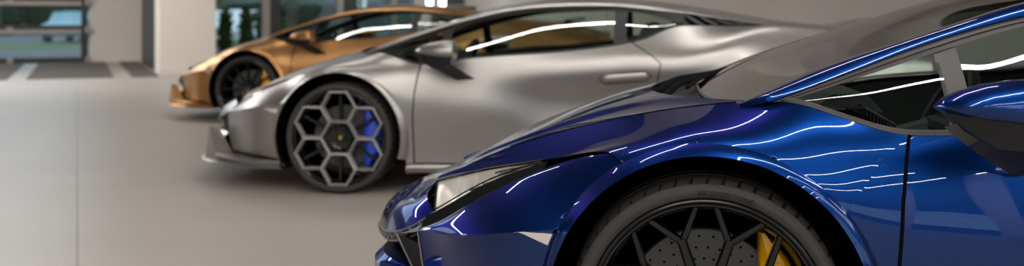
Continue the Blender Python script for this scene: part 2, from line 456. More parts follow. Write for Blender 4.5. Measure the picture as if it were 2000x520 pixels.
    both_strip.grid(np.stack([a_, b_], 0), REF)
    both(both_strip, 'front_trim', sat)
    g.build('nose_trim', sat, rt, deform=df)
    eg = MB(); eg.tube(ledge+np.array([-.002, 0, -.003]), .0032, 6); eg.tube(l2, .0028, 6)
    eg.build('nose_edge', M['edge_grey'], rt, deform=df, weld=False)['label'] = 'thin grey edge line along the nose'
    gs = MB(); zg = []
    for i in range(2, len(ledge)-2):
        zg.append((l1[i]*.3+l2[i]*.7 if i % 2 else l1[i]*.75+l2[i]*.25)+np.array([-.004, -.004 if l1[i][1] < W/2 else .004, 0]))
    gs.tube(zg, .003, 5)
    gs.build('grille_mesh', M['edge_grey'], rt, deform=df, weld=False)
    gl = MB()
    # slanted Y arm running down and back from the V point
    P0 = np.array([-.875,.50,.398]); P1 = np.array([-.80,.44,.385]); Q0 = np.array([-.72,.34,.20]); Q1 = np.array([-.70,.27,.20])
    arm = MB(); arm.ext([P0, P1, tl+np.array([0,.01,-.02]), Q1, Q0], np.array([.03, .03, 0])); both(arm, 'front_vane', sat, recalc=True)
    ve = MB(); ve.tube([P0+np.array([-.002,-.002,0]), Q0+np.array([-.002,-.002,0])], .003, 6); ve.tube(np.stack([e_ for e_ in pedge])+np.array([-.002,-.002,0]), .0024, 6); both(ve, 'vane_edge', M['edge_grey'], 'thin grey edge lines beside the front intake', weld=False)
    gr = MB()
    gl_t = ledge+np.array([.12, 0, -.04]); gl_b = gl_t.copy(); gl_b[:, 2] = .15; gl_b[:, 0] += .02
    gr.grid(np.stack([gl_t, gl_b], 0), REF)
    for z in (.2, .24, .28, .32):
        w_ = gl_t.copy(); w_[:, 2] = np.minimum(w_[:, 2]-.01, z); w_[:, 0] -= .012; gr.tube(w_, .004, 5)
    gr.build('front_grille', dk, rt, deform=df, weld=False)
    beam = MB()
    path = sp([(-.80,.44,.25),(-.94,.62,.25),(-1.0,W/2,.24),(-.94,W-.62,.25),(-.80,W-.44,.25)], 40)
    prof = np.array([(-.01,-.06),(-.03,-.02),(-.028,.03),(.0,.055),(.05,.06),(.06,-.06)])
    beam.grid(np.array([[p+np.array([a_[0], 0, a_[1]]) for a_ in prof] for p in path]), None, cv=True)
    beam.build('bumper_beam', paint, rt, deform=df, recalc=True)
    # splitter : lower blade and upper lip, end fins
    spl = MB()
    outl = sp([(-.36,.045,0),(-.55,.075,0),(-.74,.17,0),(-.87,.28,0),(-.93,.40,0),(-1.06,W/2,0)], 40)
    outl = np.concatenate([outl, mir(outl[::-1])[1:]])
    inn_ = outl*np.array([1, 1, 1]); inn_[:, 0] = np.maximum(inn_[:, 0]+.22, -.36); inn_[:, 1] = W/2+(inn_[:, 1]-W/2)*.80
    def ring_(o_, z0, z1, ztip):
        n_ = len(o_)
        return np.stack([np.column_stack([inn_[:, :2], np.full(n_, z0)]), np.column_stack([o_[:, :2], np.full(n_, z0)]),
                         np.column_stack([o_[:, :2]+(o_[:, :2]-inn_[:, :2])*.03, np.full(n_, ztip)]),
                         np.column_stack([o_[:, :2], np.full(n_, z1)]), np.column_stack([inn_[:, :2], np.full(n_, z1+.005)])], 1)
    spl.grid(ring_(outl, .135, .155, .147), None, cv=True)
    spl.build('front_splitter', M[opt.get('split', 'satin_black')] if opt.get('split') else paint, rt, deform=df, recalc=True)
    up = MB()
    path = sp([(-.37,.055,.172),(-.55,.085,.174),(-.70,.17,.182),(-.80,.255,.19)], 24)
    prof = np.array([(0,-.012,-.018),(0,-.02,.0),(0,-.012,.014),(0,.06,.02),(0,.06,-.018)])
    up.grid(np.array([[p+a_ for a_ in prof] for p in path]), None, cv=True)
    both(up, 'splitter_lip', paint, recalc=True)
    fin = MB()
    fin.ext([(-.905,.34,.155),(-.885,.345,.352),(-.835,.31,.350),(-.715,.215,.200),(-.70,.195,.170),(-.80,.245,.155)], (.012, .02, 0))
    both(fin, 'bumper_fin', paint, recalc=True, smooth=False)
    # ---- seams
    def seamline(dom_s, dom_u, r=.003, fn=S):
        P_ = fn(np.asarray(dom_s), np.asarray(dom_u)); return P_
    both_seam = MB()
    P_ = S(np.array([q[0] for q in pl(np.concatenate([[low[0]], [[-.24, .66], [-.33, .74], [-.41, .8]]]), 20)]), np.array([q[1] for q in pl(np.concatenate([[low[0]], [[-.24, .66], [-.33, .74], [-.41, .8]]]), 20)]))
    both_seam.tube(P_, .0022, 6)
    both_seam.tube(S(np.linspace(-.80, -.41, 24), np.full(24, .8)), .0022, 6)
    both_seam.tube(p5.pts(np.linspace(-.80, .158, 60)), .0022, 6)
    both_seam.tube(S(sh[:, 0], sh[:, 1]), opt.get('shut', .0045), 6)
    # ---- door
    dz = np.linspace(.186, .80, 46)
    rear_s = np.interp(dz, [.185, .45, .70, .775, .83, .88], [1.73, 1.80, 1.85, 1.862, 1.78, 1.70])
    rd = pl([(1.73, 0), (1.80, .42), (1.85, u_of_z([1.85], [.70])[0]), (1.862, u_of_z([1.862], [.777])[0]), (1.70, 1.)], 50)
    shr = sh[::-1]
    dm = coons(np.stack([np.linspace(shr[0][0], 1.73, 90), np.zeros(90)], -1), np.stack([np.linspace(.478, 1.70, 90), np.ones(90)], -1), shr, rd)
    d = MB(); d.grid(S(dm[..., 0], dm[..., 1]), REF)
    be = p5.pts(np.linspace(.478, 1.70, 40)); d.grid(np.stack([be, be+np.array([0, .03, -.004])], 0), None)
    drs = both(d, 'door', paint)
    both_seam.tube(S(rd[:, 0], rd[:, 1]), .0035, 6)
    both_seam.tube(S(np.linspace(.445, 1.73, 40), np.zeros(40)), .0035, 6)
    for side in (0, 1):
        h = MB(); lp = []
        n1 = 12
        base = S(np.linspace(1.535, 1.79, 24), np.full(24, 0)); 
        zs = np.linspace(.684, .703, 24); us = u_of_z(np.linspace(1.535, 1.79, 24), zs); base = S(np.linspace(1.535, 1.79, 24), us)
        th = np.linspace(0, 2*PI, 14, endpoint=False)
        G = np.array([[base[i]+np.array([0, -.006*math.cos(t)-.004, .021*math.sin(t)])*(min(1, 3.5*math.sqrt(max(.0, min(i, 23-i)/23)))) for t in th] for i in range(24)])
        h.grid(G, REF, cv=True)
        (h if side == 0 else h.mirrored()).build('door_handle', paint, drs[side], recalc=True)
        r = MB()
        hr = np.array([[base[0]*(1-a_)+base[-1]*a_+np.array([.02*math.copysign(max(0, abs(2*a_-1)-.92)/.08, 2*a_-1), -.001, sgn*.03*math.sqrt(max(0, 1-max(0, (abs(2*a_-1)-.85)/.15)**2))]) for a_ in np.linspace(0, 1, 40)] for sgn in (1, -1)])
        loop = np.concatenate([hr[0], hr[1][::-1], hr[0][:1]]); r.tube(loop, .0025, 6, False)
        (r if side == 0 else r.mirrored()).build('handle_recess', rub, drs[side], weld=False)
    # ---- sill
    sl = MB(); srow = []
    for s_ in np.linspace(.40, 2.22, 60):
        q_ = p0.pts([s_])[0]
        srow.append([q_+np.array([0, .004, -.002]), q_+np.array([0, -.010, -.008]), q_+np.array([0, -.018, -.022]), q_+np.array([0, -.016, -.035]), q_+np.array([0, .0, -.055]), q_+np.array([0, .12, -.06])])
    sl.grid(np.array(srow), REF); both(sl, 'side_sill', paint)
    # ---- rear quarter
    R2 = .405; s2 = 2.62
    q1 = MB()
    n = 50
    lo = np.stack([np.linspace(1.73, 2.215, n), np.zeros(n)], -1); to = np.stack([np.linspace(1.70, 2.215, n), np.ones(n)], -1)
    rr_ = np.stack([np.full(50, 2.215), np.linspace(0, 1, 50)], -1)
    dm = coons(lo, to, rd, rr_); q1.grid(S(dm[..., 0], dm[..., 1]), REF)
    ac = arch_su(np.linspace(180, 0, 60), R2, s2); ac[0, 0] = 2.215; ac[-1, 0] = 3.025
    to = np.stack([np.linspace(2.215, 3.025, 60), np.ones(60)], -1)
    dm = coons(ac, to, pl([ac[0], (2.215, 1)], 30), pl([ac[-1], (3.025, 1)], 30)); q1.grid(S(dm[..., 0], dm[..., 1]), REF)
    a_ = np.linspace(3.025, 3.35, 20)[:, None]; b_ = np.linspace(0, 1, 40)[None]; q1.grid(S(a_+0*b_, b_+0*a_), REF)
    lb = MB(); lip(lb, s2, R2, .385, np.linspace(182, -2, 60)); q1.add(lb.verts(), lb.f)
    both(q1, 'rear_quarter_panel', paint)
    # ---- greenhouse
    pil = MB()
    sA = np.linspace(.14, 2.51, 111)
    a1 = G1.pts(np.linspace(.105, 2.5, 111)); a2 = G2.pts(sA)
    a1[0] = (.095, .235, .808); a2[0] = (.10, .225, .806)
    mid = (a1+a2)/2+np.array([0, -.010, .010])
    q_ = np.stack([a2+np.array([0, .01, -.004]), a2, (a2*.75+a1*.25)+np.array([0, -.008, .008]), mid, (a2*.25+a1*.75)+np.array([0, -.008, .008]), a1, a1+np.array([0, .012, -.004])], 1)
    pil.grid(q_, REF); both(pil, 'roof_rail', paint)
    rb = MB()
    a3 = G3.pts(np.linspace(.205, 2.0, 100)); a2b = G2.pts(np.linspace(.165, 2.0, 100))
    m1 = a2b+np.array([0, .006, -.003]); 
    rb.grid(np.stack([m1, m1*.55+a3*.45+np.array([0, -.002, 0]), m1*.45+a3*.55+np.array([0, .004, 0]), a3, a3+np.array([0, .015, 0])], 1), REF)
    # lower rubber along the belt
    bl = p5.pts(np.linspace(.20, 1.98, 100)); rb.grid(np.stack([bl+np.array([0, .0, .001]), bl+np.array([0, .004, .012]), bl+np.array([0, .016, .013]), bl+np.array([0, .03, .005])], 1), REF)
    both(rb, 'window_trim', rub, 'dark grey rubber window trim')
    def win(sa, sb, n=40, m=16, f0=0., f1=1., bl_=.009):
        s_ = np.linspace(sa, sb, n); A_ = p5.pts(s_)+np.array([0, .016, .008]); B_ = G3.pts(s_)+np.array([0, .008, 0])
        v = np.linspace(f0, f1, m)[None, :, None]
        G_ = A_[:, None]*(1-v)+B_[:, None]*v
        G_[..., 1] += -bl_*np.sin(PI*v[..., 0])*np.clip((B_[:, 2]-A_[:, 2])/.2, 0, 1)[:, None]
        return G_
    for (sa, sb, lab) in ((.215, .583, 'front quarter light'), (.622, 1.60, 'door glass'), (1.665, 1.97, 'rear quarter light')):
        w_ = MB().grid(win(sa, sb, bl_=.009 if lab == 'door glass' else .02), REF); both(w_, 'side_window', M['car_glass'], lab)
    for sa, sb in ((.575, .632), (1.595, 1.672)):
        pb = MB().grid(win(sa, sb, 5), REF); pb.v[-1][:, 1] -= .004
        both(pb, 'window_pillar', rub, 'grey upright between the side windows')
    # louvred vent behind the rear quarter light
    vn = MB(); s_ = np.linspace(1.95, 2.50, 40)
    A_ = p5.pts(s_)+np.array([0, .03, .002]); B_ = G2.pts(s_)+np.array([0, .03, -.004]); vn.grid(np.stack([A_, B_], 1), REF)
    both(vn, 'rear_vent', dk)
    lv = MB()
    for s_ in np.linspace(2.0, 2.42, 6):
        a_ = p5.pts([s_])[0]; b_ = G2.pts([s_-.10])[0]; lv.ext([a_+np.array([0,.004,.006]), a_+np.array([.03,.004,.006]), b_+np.array([.03,.008,-.006]), b_+np.array([0,.008,-.006])], (.01, .03, 0))
    both(lv, 'vent_louvre', sat, recalc=True, smooth=False)
    # dark lining inside the pillars
    ln = MB(); sL = np.linspace(.10, 1.95, 80); b1 = G1.pts(sL)+np.array([.0, .022, -.012]); b2 = G2.pts(sL)+np.array([0, .030, -.008]); ln.grid(np.stack([b2, b1], 1), REF)
    both(ln, 'pillar_lining', M['interior'])
    dl = MB(); a_ = np.linspace(.20, 1.9, 80)[:, None]; b_ = .35+.0*a_+(np.clip((.46-a_)/.06, 0, 1)*.47); b_ = b_+(.98-b_)*np.linspace(0, 1, 20)[None]; q_ = S(a_+0*b_, b_+0*a_); q_[..., 1] += .035; q_[..., 2] -= .004
    dl.grid(q_, REF); both(dl, 'door_lining', M['interior'])
    # windshield
    tA = np.linspace(.105, 1.08, 46); L_ = G1.pts(tA)+np.array([0, .006, -.003])
    base = sp([L_[0], (.045,.45,.806), (.015,W/2,.812), (.045,W-.45,.806), mir(L_[:1])[0]], 49)
    head = sp([L_[-1], (1.055,.65,1.130), (1.03,W/2,1.136), (1.055,W-.65,1.130), mir(L_[-1:])[0]], 49)
    WG = coons(base, head, L_, mir(L_))
    x = np.linspace(0, 1, 49)[:, None]; v = np.linspace(0, 1, 46)[None]
    WG[..., 2] += .008*np.sin(PI*x)*np.sin(PI*v)
    ws = MB().grid(WG, REF).build('windshield', M['windshield'], rt)
    gk = MB()
    for arr in (L_, mir(L_)): gk.tube(arr+np.array([0, -.0, .002]), .004, 6)
    gk.tube(base, .005, 6); gk.build('windshield_seal', rub, rt, weld=False)
    # roof
    sR = np.linspace(1.08, 2.0, 40); RL = G1.pts(sR)
    rc = np.interp(sR, [1.08, 1.25, 1.5, 1.75, 2.0], [1.136, 1.158, 1.166, 1.150, 1.118])
    RG = []
    for i in range(40):
        row = []
        for j in range(33):
            x_ = -1+2*j/32
            row.append((sR[i]-.05*(1-x_*x_)*(1 if i == 0 else 1-i/39), W/2+x_*(W/2-RL[i][1]), RL[i][2]+(rc[i]-RL[i][2])*(1-abs(x_)**2.4)))
        RG.append(row)
    MB().grid(np.array(RG), REF).build('roof', paint, rt)
    # engine cover and rear deck
    sD = np.linspace(2.0, 3.05, 40); DL = G1.pts(sD)
    dc = np.interp(sD, [2.0, 2.3, 2.6, 2.9, 3.05], [1.118, 1.07, 1.015, .99, 1.0])
    DG = np.array([[(sD[i], W/2+(-1+2*j/24)*(W/2-DL[i][1]), DL[i][2]+(dc[i]-DL[i][2])*(1-abs(-1+2*j/24)**2.2)) for j in range(25)] for i in range(40)])
    MB().grid(DG, REF).build('engine_cover', paint, rt)
    dk2 = MB()
    sQ = np.linspace(2.45, 3.35, 40); A_ = p5.pts(sQ); B_ = G1.pts(np.clip(sQ, 2.45, 3.05)); B_[:, 0] = sQ; B_[sQ > 3.05, 2] -= .25*(sQ[sQ > 3.05]-3.05)
    q_ = np.stack([A_, A_*.66+B_*.34+np.array([0, 0, .006]), A_*.33+B_*.67+np.array([0, 0, .004]), B_], 1)
    dk2.grid(q_, REF); both(dk2, 'rear_deck', paint)
    sp_ = MB()
    path = np.array([(3.06, y, 1.0+.0*abs(y-W/2)) for y in np.linspace(.5, W-.5, 20)])
    sp_.grid(np.array([[p+np.array(a_) for a_ in ((0,0,0),(.05,0,.012),(.13,0,.03),(.16,0,.03),(.15,0,.015),(.02,0,-.03))] for p in path]), None, cv=True)
    sp_.build('rear_spoiler', paint, rt, recalc=True)
    # tail
    tE = S(np.full(30, 3.35), np.linspace(0, 1, 30)); tb = MB()
    tx = np.linspace(0, 1, 30)[None, :, None]; tG = tE[:, None]*(1-tx)+mir(tE)[:, None]*tx
    tG[..., 0] += .14*np.sin(PI*tx[..., 0])**.6
    tb.grid(tG, REF); tb.build('rear_bumper', paint, rt)
    tq = MB(); bE = B_[-1:]; 
    tq.grid(np.stack([np.stack([A_[-1], B_[-1], mir(B_[-1:])[0], mir(A_[-1:])[0]]), np.stack([tG[-1, 0], tG[-1, 6], tG[-1, 23], tG[-1, -1]])], 0), REF)
    tq.grid(np.stack([pl([B_[-1], mir(B_[-1:])[0]], 6), pl([DG[-1, 0], DG[-1, -1]], 6)], 0), REF)
    tq.build('tail_panel', sat, rt)
    # ---- underbody, wheel wells, cabin
    ub = MB()
    ub.prism([(-.60, .15),(3.3, .15),(3.25,.30),(2.9,.32),(-.42,.30),(-.62,.28)], 1, .42, W-.42)
    ub.build('underbody', dk, rt, smooth=False)
    for s_, rr in ((0, .376), (2.62, .384)):
        wl = MB(); th = np.linspace(-25, 205, 40)
        G_ = np.array([[(s_+rr*math.cos(math.radians(t)), y, ARC_Z+rr*math.sin(math.radians(t))) for y in (-.004, .2, .40)] for t in th])
        wl.grid(G_, None, flip=True)
        c = np.array([[(s_+rr*kk*math.cos(math.radians(t)), .40, ARC_Z+rr*kk*math.sin(math.radians(t))) for kk in (1, .3)] for t in th]); wl.grid(c, None)
        wl.ext([(s_-rr,.40,.14),(s_-rr,.40,.36),(s_+rr,.40,.36),(s_+rr,.40,.14)], (0,.01,0))
        both(wl, 'wheel_arch_liner', dk)
    cab = M['interior']
    tub = MB()
    tub.prism([(.43,.14),(.43,.63),(.60,.60),(.62,.22),(1.75,.22),(2.05,.86),(2.2,.9),(2.3,.14)], 1, .16, .19)
    tub.prism([(.43,.14),(.43,.63),(.60,.60),(.62,.22),(1.75,.22),(2.05,.86),(2.2,.9),(2.3,.14)], 1, W-.19, W-.16)
    tub.prism([(1.92,.22),(2.0,.86),(2.07,.86),(2.15,.22)], 1, .30, W-.30)
    tub.box((1.32, W/2, .20), (1.74, W-.36, .03)); tub.box((1.15, W/2, .40), (1.1, .26, .38))
    tub.build('cabin_shell', cab, rt, smooth=False, weld=False)
    ds = MB()
    dpath = [(y, 0) for y in np.linspace(.25, W-.25, 30)]
    prof = [(.07,.78),(.10,.797),(.25,.805),(.38,.80),(.46,.775),(.50,.72),(.47,.62),(.42,.45),(.1,.45)]
    ds.grid(np.array([[(a_[0]-.03*math.sin(PI*(y-.19)/(W-.38)), y, a_[1]+.006*math.cos((y-.5)*6)) for a_ in prof] for y, _ in dpath]), REF)
    hood_b = [(.30,.80),(.34,.835),(.43,.835),(.47,.79)]
    ds.prism(hood_b, 1, .33, .70)
    ds.build('dashboard', cab, rt, recalc=True)
    vt = MB()
    for y0 in (.21, .27):
        for i in range(9): vt.box((.405+.008*i, y0+.02, .80-.006*i), (.003, .05, .022))
    vt.tube([(.36,.235,.806),(.40,.205,.81),(.47,.215,.77),(.49,.30,.755),(.45,.32,.785),(.38,.30,.808),(.36,.235,.806)], .005, 6)
    vt.build('air_vent', sat, rt, weld=False)
    sw = MB(); c = np.array([.66,.50,.74]); ax1 = np.array([0,1.,0]); ax2 = np.array([.42,0,.91])
    th = np.linspace(0, 2*PI, 40, endpoint=False)
    ringp = np.array([c+.165*(np.cos(t)*ax1+(np.sin(t) if np.sin(t) > -.75 else -.75)*ax2) for t in th])
    T = np.roll(ringp, -1, 0)-np.roll(ringp, 1, 0)
    sw.tube(np.concatenate([ringp, ringp[:1]]), .016, 8, False)
    sw.tube([c-.15*ax1, c+np.array([-.02,0,0]), c+.15*ax1], [.012,.03,.012], 8); sw.tube([c+np.array([-.02,0,0]), c-.14*ax2], [.03,.014], 8)
    sw.tube([c, c+np.array([-.22,0,-.06])], .03, 8)
    sw.build('steering_wheel', sat, rt, weld=False)
    for y0 in (.50, W-.50):
        st = MB()
        bkp = [(1.02,.36),(1.10,.42),(1.30,.40),(1.38,.46),(1.50,.70),(1.585,.90),(1.62,.985),(1.67,1.0),(1.72,.97),(1.66,.80),(1.58,.50),(1.48,.28),(1.05,.26)]
        secs = []
        for x_ in np.linspace(-1, 1, 13):
            wd = .25; row = []
            for (a_, z_) in bkp:
                t_ = max(0, (z_-.70)/.3); ww = wd*(1-.55*t_)
                row.append((a_+.17+(-.03 if abs(x_) > .7 else .0)*1.0, y0+x_*ww, z_))
            secs.append(row)
        Gs = np.array(secs); st.grid(Gs, None, cv=True)
        st.f.append(tuple(range(len(bkp)))); st.f.append(tuple(range(12*len(bkp), 13*len(bkp))))
        st.build('seat', cab, rt, recalc=True, angle=50)
    # ---- side mirror
    mr = MB(); secs = []
    # stations (s, outer d, inner d, z lower edge, z top, z waist)
    for (s_, do, di, zb, zt, zw) in ((.487,-.115,-.085,.838,.846,.841),(.505,-.150,-.06,.828,.862,.841),(.535,-.180,-.045,.818,.878,.841),(.58,-.205,-.035,.808,.893,.840),(.64,-.222,-.03,.800,.903,.838),(.69,-.228,-.03,.796,.907,.835),(.715,-.226,-.032,.798,.905,.834),(.722,-.215,-.045,.806,.895,.834)):
        dm_ = (do+di)/2; hw = (di-do)/2
        row = []
        for t in np.linspace(0, 2*PI, 28, endpoint=False):
            c_, s__ = math.cos(t), math.sin(t)
            yy = dm_+hw*math.copysign(abs(c_)**.8, c_)
            zz_ = zw+((zt-zw)*abs(s__)**.9 if s__ > 0 else -(zw-zb)*abs(s__)**1.1)
            row.append((s_, yy, zz_))
        secs.append(row)
    mr.grid(np.array(secs), None, cv=True)
    mr.f.append(tuple(range(28))); k_ = mr.n-28; mr.f.append(tuple(range(k_, k_+28)))
    mrs = both(mr, 'side_mirror', paint, recalc=True, angle=60)
    for side in (0, 1):
        lo_ = MB(); secs = []
        # dark lower housing under the head that narrows into the stalk, down to a foot on the door
        for (s_, do, di, z0, z1) in ((.505,-.14,-.07,.826,.838),(.545,-.178,-.055,.790,.836),(.60,-.198,-.04,.760,.834),(.66,-.210,-.035,.757,.832),(.712,-.215,-.035,.775,.830)):
            dm_ = (do+di)/2; hw = (di-do)/2
            secs.append([(s_, dm_+hw*c_, (z0 if q__ else z1)) for c_, q__ in ((-1, 0), (-.86, 1), (-.3, 1), (.3, 1), (.86, 1), (1, 0))])
        lo_.grid(np.array(secs), None, cv=True)
        lo_.f.append(tuple(range(6))); k_ = lo_.n-6; lo_.f.append(tuple(range(k_, k_+6)))
        (lo_ if side == 0 else lo_.mirrored()).build('mirror_underside', sat, mrs[side], recalc=True, angle=30)
        sk = MB()
        pth = sp([(.575,-.11,.80),(.63,-.06,.755),(.69,.0,.712),(.745,.05,.675)], 14)
        wv = np.linspace(.075, .055, 14)
        G_ = np.array([[p+np.array([a_*wv[i], b_*.02, c_*.014]) for a_, b_, c_ in ((-1,-.6,0),(-.5,-1,1),(.7,-1,1),(1,0,.4),(.7,1,-.6),(-.5,1,-1))] for i, p in enumerate(pth)])
        sk.grid(G_, None, cv=True); sk.f.append(tuple(range(6))); k_ = sk.n-6; sk.f.append(tuple(range(k_, k_+6)))
        (sk if side == 0 else sk.mirrored()).build('mirror_stalk', M[opt.get('stalk', 'black_gloss')] if opt.get('stalk') else bk, mrs[side], recalc=True, angle=40)
    # ---- cowl and wipers
    cw = MB(); hb = HG[-1]+np.array([.006, 0, -.028]); bb = pl(base+np.array([0, 0, -.012]), nj); cw.grid(np.stack([hb, (hb+bb)/2+np.array([0,0,-.02]), bb], 0), REF)
    cw.build('cowl_panel', sat, rt)
    for A_, B_ in (((-.10, 1.0, .798), (.16, 1.42, .850)), ((-.085, .78, .798), (.07, 1.22, .838))):
        A_ = np.array(A_); B_ = np.array(B_); wp = MB()
        wp.tube(sp([A_+np.array([-.02,-.03,-.02]), A_, (A_*.6+B_*.4)+np.array([0,0,.012]), B_-np.array([0,0,.004])], 16), np.linspace(.013, .006, 16), 8)
        wp.tube(sp([A_*.8+B_*.2+np.array([.035,0,.006]), (A_+B_)/2+np.array([.03,0,.012]), B_*1.12-A_*.12+np.array([.02,0,.003])], 16), .007, 6)
        wp.tube([A_+np.array([-.02,-.03,-.05]), A_+np.array([-.02,-.03,.0])], .022, 12)
        wp.build('wiper', M['wiper_black'], rt, weld=False)
    # ---- seams mesh
    both(both_seam, 'panel_seam', dk, weld=False)
    # ---- wheels
    for (sw_, R) in ((0., .327), (2.62, .345)):
        for side in (0, 1):
            make_wheel(rt, sw_, R, side, opt)
    return rt

# ------------------------------------------------------------------ wheels
def make_wheel(rt, s0, R, side, opt):
    kind = opt['wheel']; dark = M['wheel_black']
    RL = .277
    rim = MB()
    prof = [(RL-.035,.21),(RL-.035,.10),(RL-.030,.045),(RL-.021,.024),(RL-.017,.014),(RL-.014,.010),(RL-.009,.009),(RL-.005,.004),(RL-.001,.001),(RL+.003,.002),(RL+.005,.006),(RL+.005,.05),(RL-.012,.09),(RL-.012,.21)]
    rim.lathe(prof, 96)
    rim.lathe([(.0,.055),(.045,.052),(.068,.045),(.075,.06),(.075,.09)], 48)
    for i in range(5):
        t = 2*PI*(i+.5)/5; c = np.array([.052*math.sin(t), .045, .052*math.cos(t)])
        rim.tube([c+np.array([0,.012,0]), c+np.array([0,-.002,0])], .009, 8)
    def bar(r0, a0, r1, a1, w0, w1, y0, y1, dp=.03):
        A = np.array([r0*math.sin(a0), y0, r0*math.cos(a0)]); B = np.array([r1*math.sin(a1), y1, r1*math.cos(a1)])
        ax = (B-A)/np.linalg.norm(B-A); n = np.cross(ax, (0,1,0)); n /= np.linalg.norm(n)
        secs = []
        for t in np.linspace(0, 1, 6):
            p = A+(B-A)*t; w = w0+(w1-w0)*t
            secs.append([p+n*w*a_+np.array([0, b_, 0]) for a_, b_ in ((-.5,.011),(-.43,.002),(-.36,.0),(-.29,.004),(.29,.004),(.36,.0),(.43,.002),(.5,.011),(.42,dp),(-.42,dp))])
        G = np.array(secs); k = rim.n; rim.grid(G, None, cv=True)
        rim.f.append(tuple(k+j for j in range(10))); rim.f.append(tuple(k+50+j for j in range(10)))
    if kind == 'y':
        for i in range(10):
            a = math.radians(18+36*i); da = math.radians(13.6)
            bar(.05, a, .190, a, .030, .024, .046, .030)
            bar(.182, a-.015, .270, a-da, .019, .015, .029, .010)
            bar(.182, a+.015, .270, a+da, .019, .015, .029, .010)
    else:
        for i in range(12):
            a = math.radians(30*i)
            bar(.05, a, .268, a, .026, .020, .055, .035)
    ang0 = 0.
    o = rim.build('wheel', dark, rt, recalc=True, angle=40, weld=False)
    o['label'] = 'gloss black alloy wheel'
    o.location = (s0, .002 if side == 0 else W-.002, R)
    if side: o.rotation_euler = (0, 0, PI)
    if kind == 'hex':
        o['label'] = 'black alloy wheel with grey hexagon spokes'
        hx = MB(); a_ap = .0905; D = .183
        for i in range(6):
            t = 2*PI*i/6; c = np.array([D*math.sin(t), D*math.cos(t)])
            Ro = (a_ap+.006)/math.cos(PI/6); Ri = (a_ap-.010)/math.cos(PI/6)
            ls = []
            for (r_, y_) in ((Ro, .022), (Ro-.004, .004), (Ri+.006, .002), (Ri, .012), (Ri-.004, .034), (Ro-.004, .034)):
                ls.append([(c[0]+r_*math.cos(PI/3*j_), y_-.012+.026*(1-np.hypot(c[0]+r_*math.cos(PI/3*j_), c[1]+r_*math.sin(PI/3*j_))/.29), c[1]+r_*math.sin(PI/3*j_)) for j_ in np.arange(6)])
            hx.grid(np.array(ls), None, cu=True, cv=True)
        hx.build('hexagon_spokes', M['hex_grey'], o, recalc=True, smooth=False, weld=False)['label'] = 'six satin grey hexagon frames'
    # tyre
    wd = .245 if R < .34 else .305
    ty = MB(); N = 53*8
    def pr(gr):
        g = .012 if gr else 0
        d_ = R-.327
        return [(.2815,.03),(.2815,.009),(.2835,.003),(.2865,-.0005),(.294,-.0035),(.302+d_*.5,-.004),(.311+d_*.8,-.001),(.3145+d_,.003),(.3165+d_,.0055),(.317+d_,.010),(.3175+d_-g,.0125),(.3225+d_-g,.026),(.3255+d_-g,.045),(.327+d_-g*.3,.075),(.327+d_,.09),(.320+d_,.091),(.320+d_,.099),(.327+d_,.10),(.327+d_,wd-.10),(.320+d_,wd-.099),(.320+d_,wd-.091),(.327+d_,wd-.09),(.3255+d_-g,wd-.045),(.317+d_,wd-.012),(.30,wd+.004),(.272,wd-.02)]
    G = []
    for i in range(N):
        t = 2*PI*i/N
        row = []
        for kx, (r, y) in enumerate(pr(i % 8 in (0,))):
            tt = t+.05*max(0, (y-.012))/.06*.6 if kx > 9 and y < .1 else t
            row.append((r*math.sin(tt), y, r*math.cos(tt)))
        G.append(row)
    ty.grid(np.array(G), None, cu=True)
    lf0 = lf1 = None
    if opt.get('letters') and side == 0 and s0 == 0:
        for word, ctr, hgt in (('BRIDGESTONE', 8.5, .0115), ('BRIDGESTONE', 188.5, .0115)):
            cu = bpy.data.curves.new('t', 'FONT'); cu.size = hgt*1.38; cu.extrude = .0012; cu.align_x = 'CENTER'; cu.space_character = 1.05; cu.resolution_u = 3
            cu.body = word; ob = bpy.data.objects.new('t', cu); COL.objects.link(ob)
            dg = bpy.context.evaluated_depsgraph_get(); me = bpy.data.meshes.new_from_object(ob.evaluated_get(dg))
            v = np.array([q.co[:] for q in me.vertices]); F = [tuple(p.vertices) for p in me.polygons]
            sx = 1.25 if word == 'BRIDGESTONE' else 1.1
            rb = .2918; ph = math.radians(ctr)+v[:, 0]*sx/.298; rr = rb+v[:, 1]+.0*v[:, 0]
            if word == 'BRIDGESTONE': ph = ph+(v[:, 1])*.2/.298
            yv = -.0042-v[:, 2]*1.0
            if lf0 is None: lf0 = len(ty.f)
            ty.add(np.stack([rr*np.sin(ph), yv, rr*np.cos(ph)], -1), F); lf1 = len(ty.f)
            bpy.data.objects.remove(ob); bpy.data.curves.remove(cu); bpy.data.meshes.remove(me)
    # moulded rings on the sidewall
    for rr, yy in ((.2895, -.0022), (.3085, -.0018)):
        th = np.linspace(0, 2*PI, 121); ty.tube(np.stack([rr*np.sin(th), np.full(121, yy), rr*np.cos(th)], -1), .0009, 5, False)
    t_o = ty.build('tyre', M['tyre'], o, angle=28, weld=False)
    t_o.data.materials.append(M['tyre_letter'])
    if lf0 is not None:
        for i in range(lf0, lf1): t_o.data.polygons[i].material_index = 1; t_o.data.polygons[i].use_smooth = False
    # brake disc
    bd = MB(); bd.lathe([(.06,.118),(.075,.115),(.082,.130),(.09,.130),(.184,.130),(.186,.133),(.186,.155),(.184,.158),(.09,.158)], 96)
    bd.lathe([(.0,.10),(.05,.10),(.078,.112),(.08,.128)], 40)
    nf = len(bd.f); hl = bd
    for i in range(30):
        for j in range(3):
            t = 2*PI*(i+j*.33)/30; r = .112+.028*j
            c = np.array([r*math.sin(t), .1292, r*math.cos(t)]); th = np.linspace(0, 2*PI, 8, endpoint=False)
            k = hl.n; hl.add([c+.0033*np.array([math.sin(a), 0, math.cos(a)]) for a in th], [tuple(range(8))])
    dso = bd.build('brake_disc', M['disc'], o, weld=False); dso.data.materials.append(M['void'])
    for p in dso.data.polygons:
        if len(p.vertices) == 8: p.material_index = 1
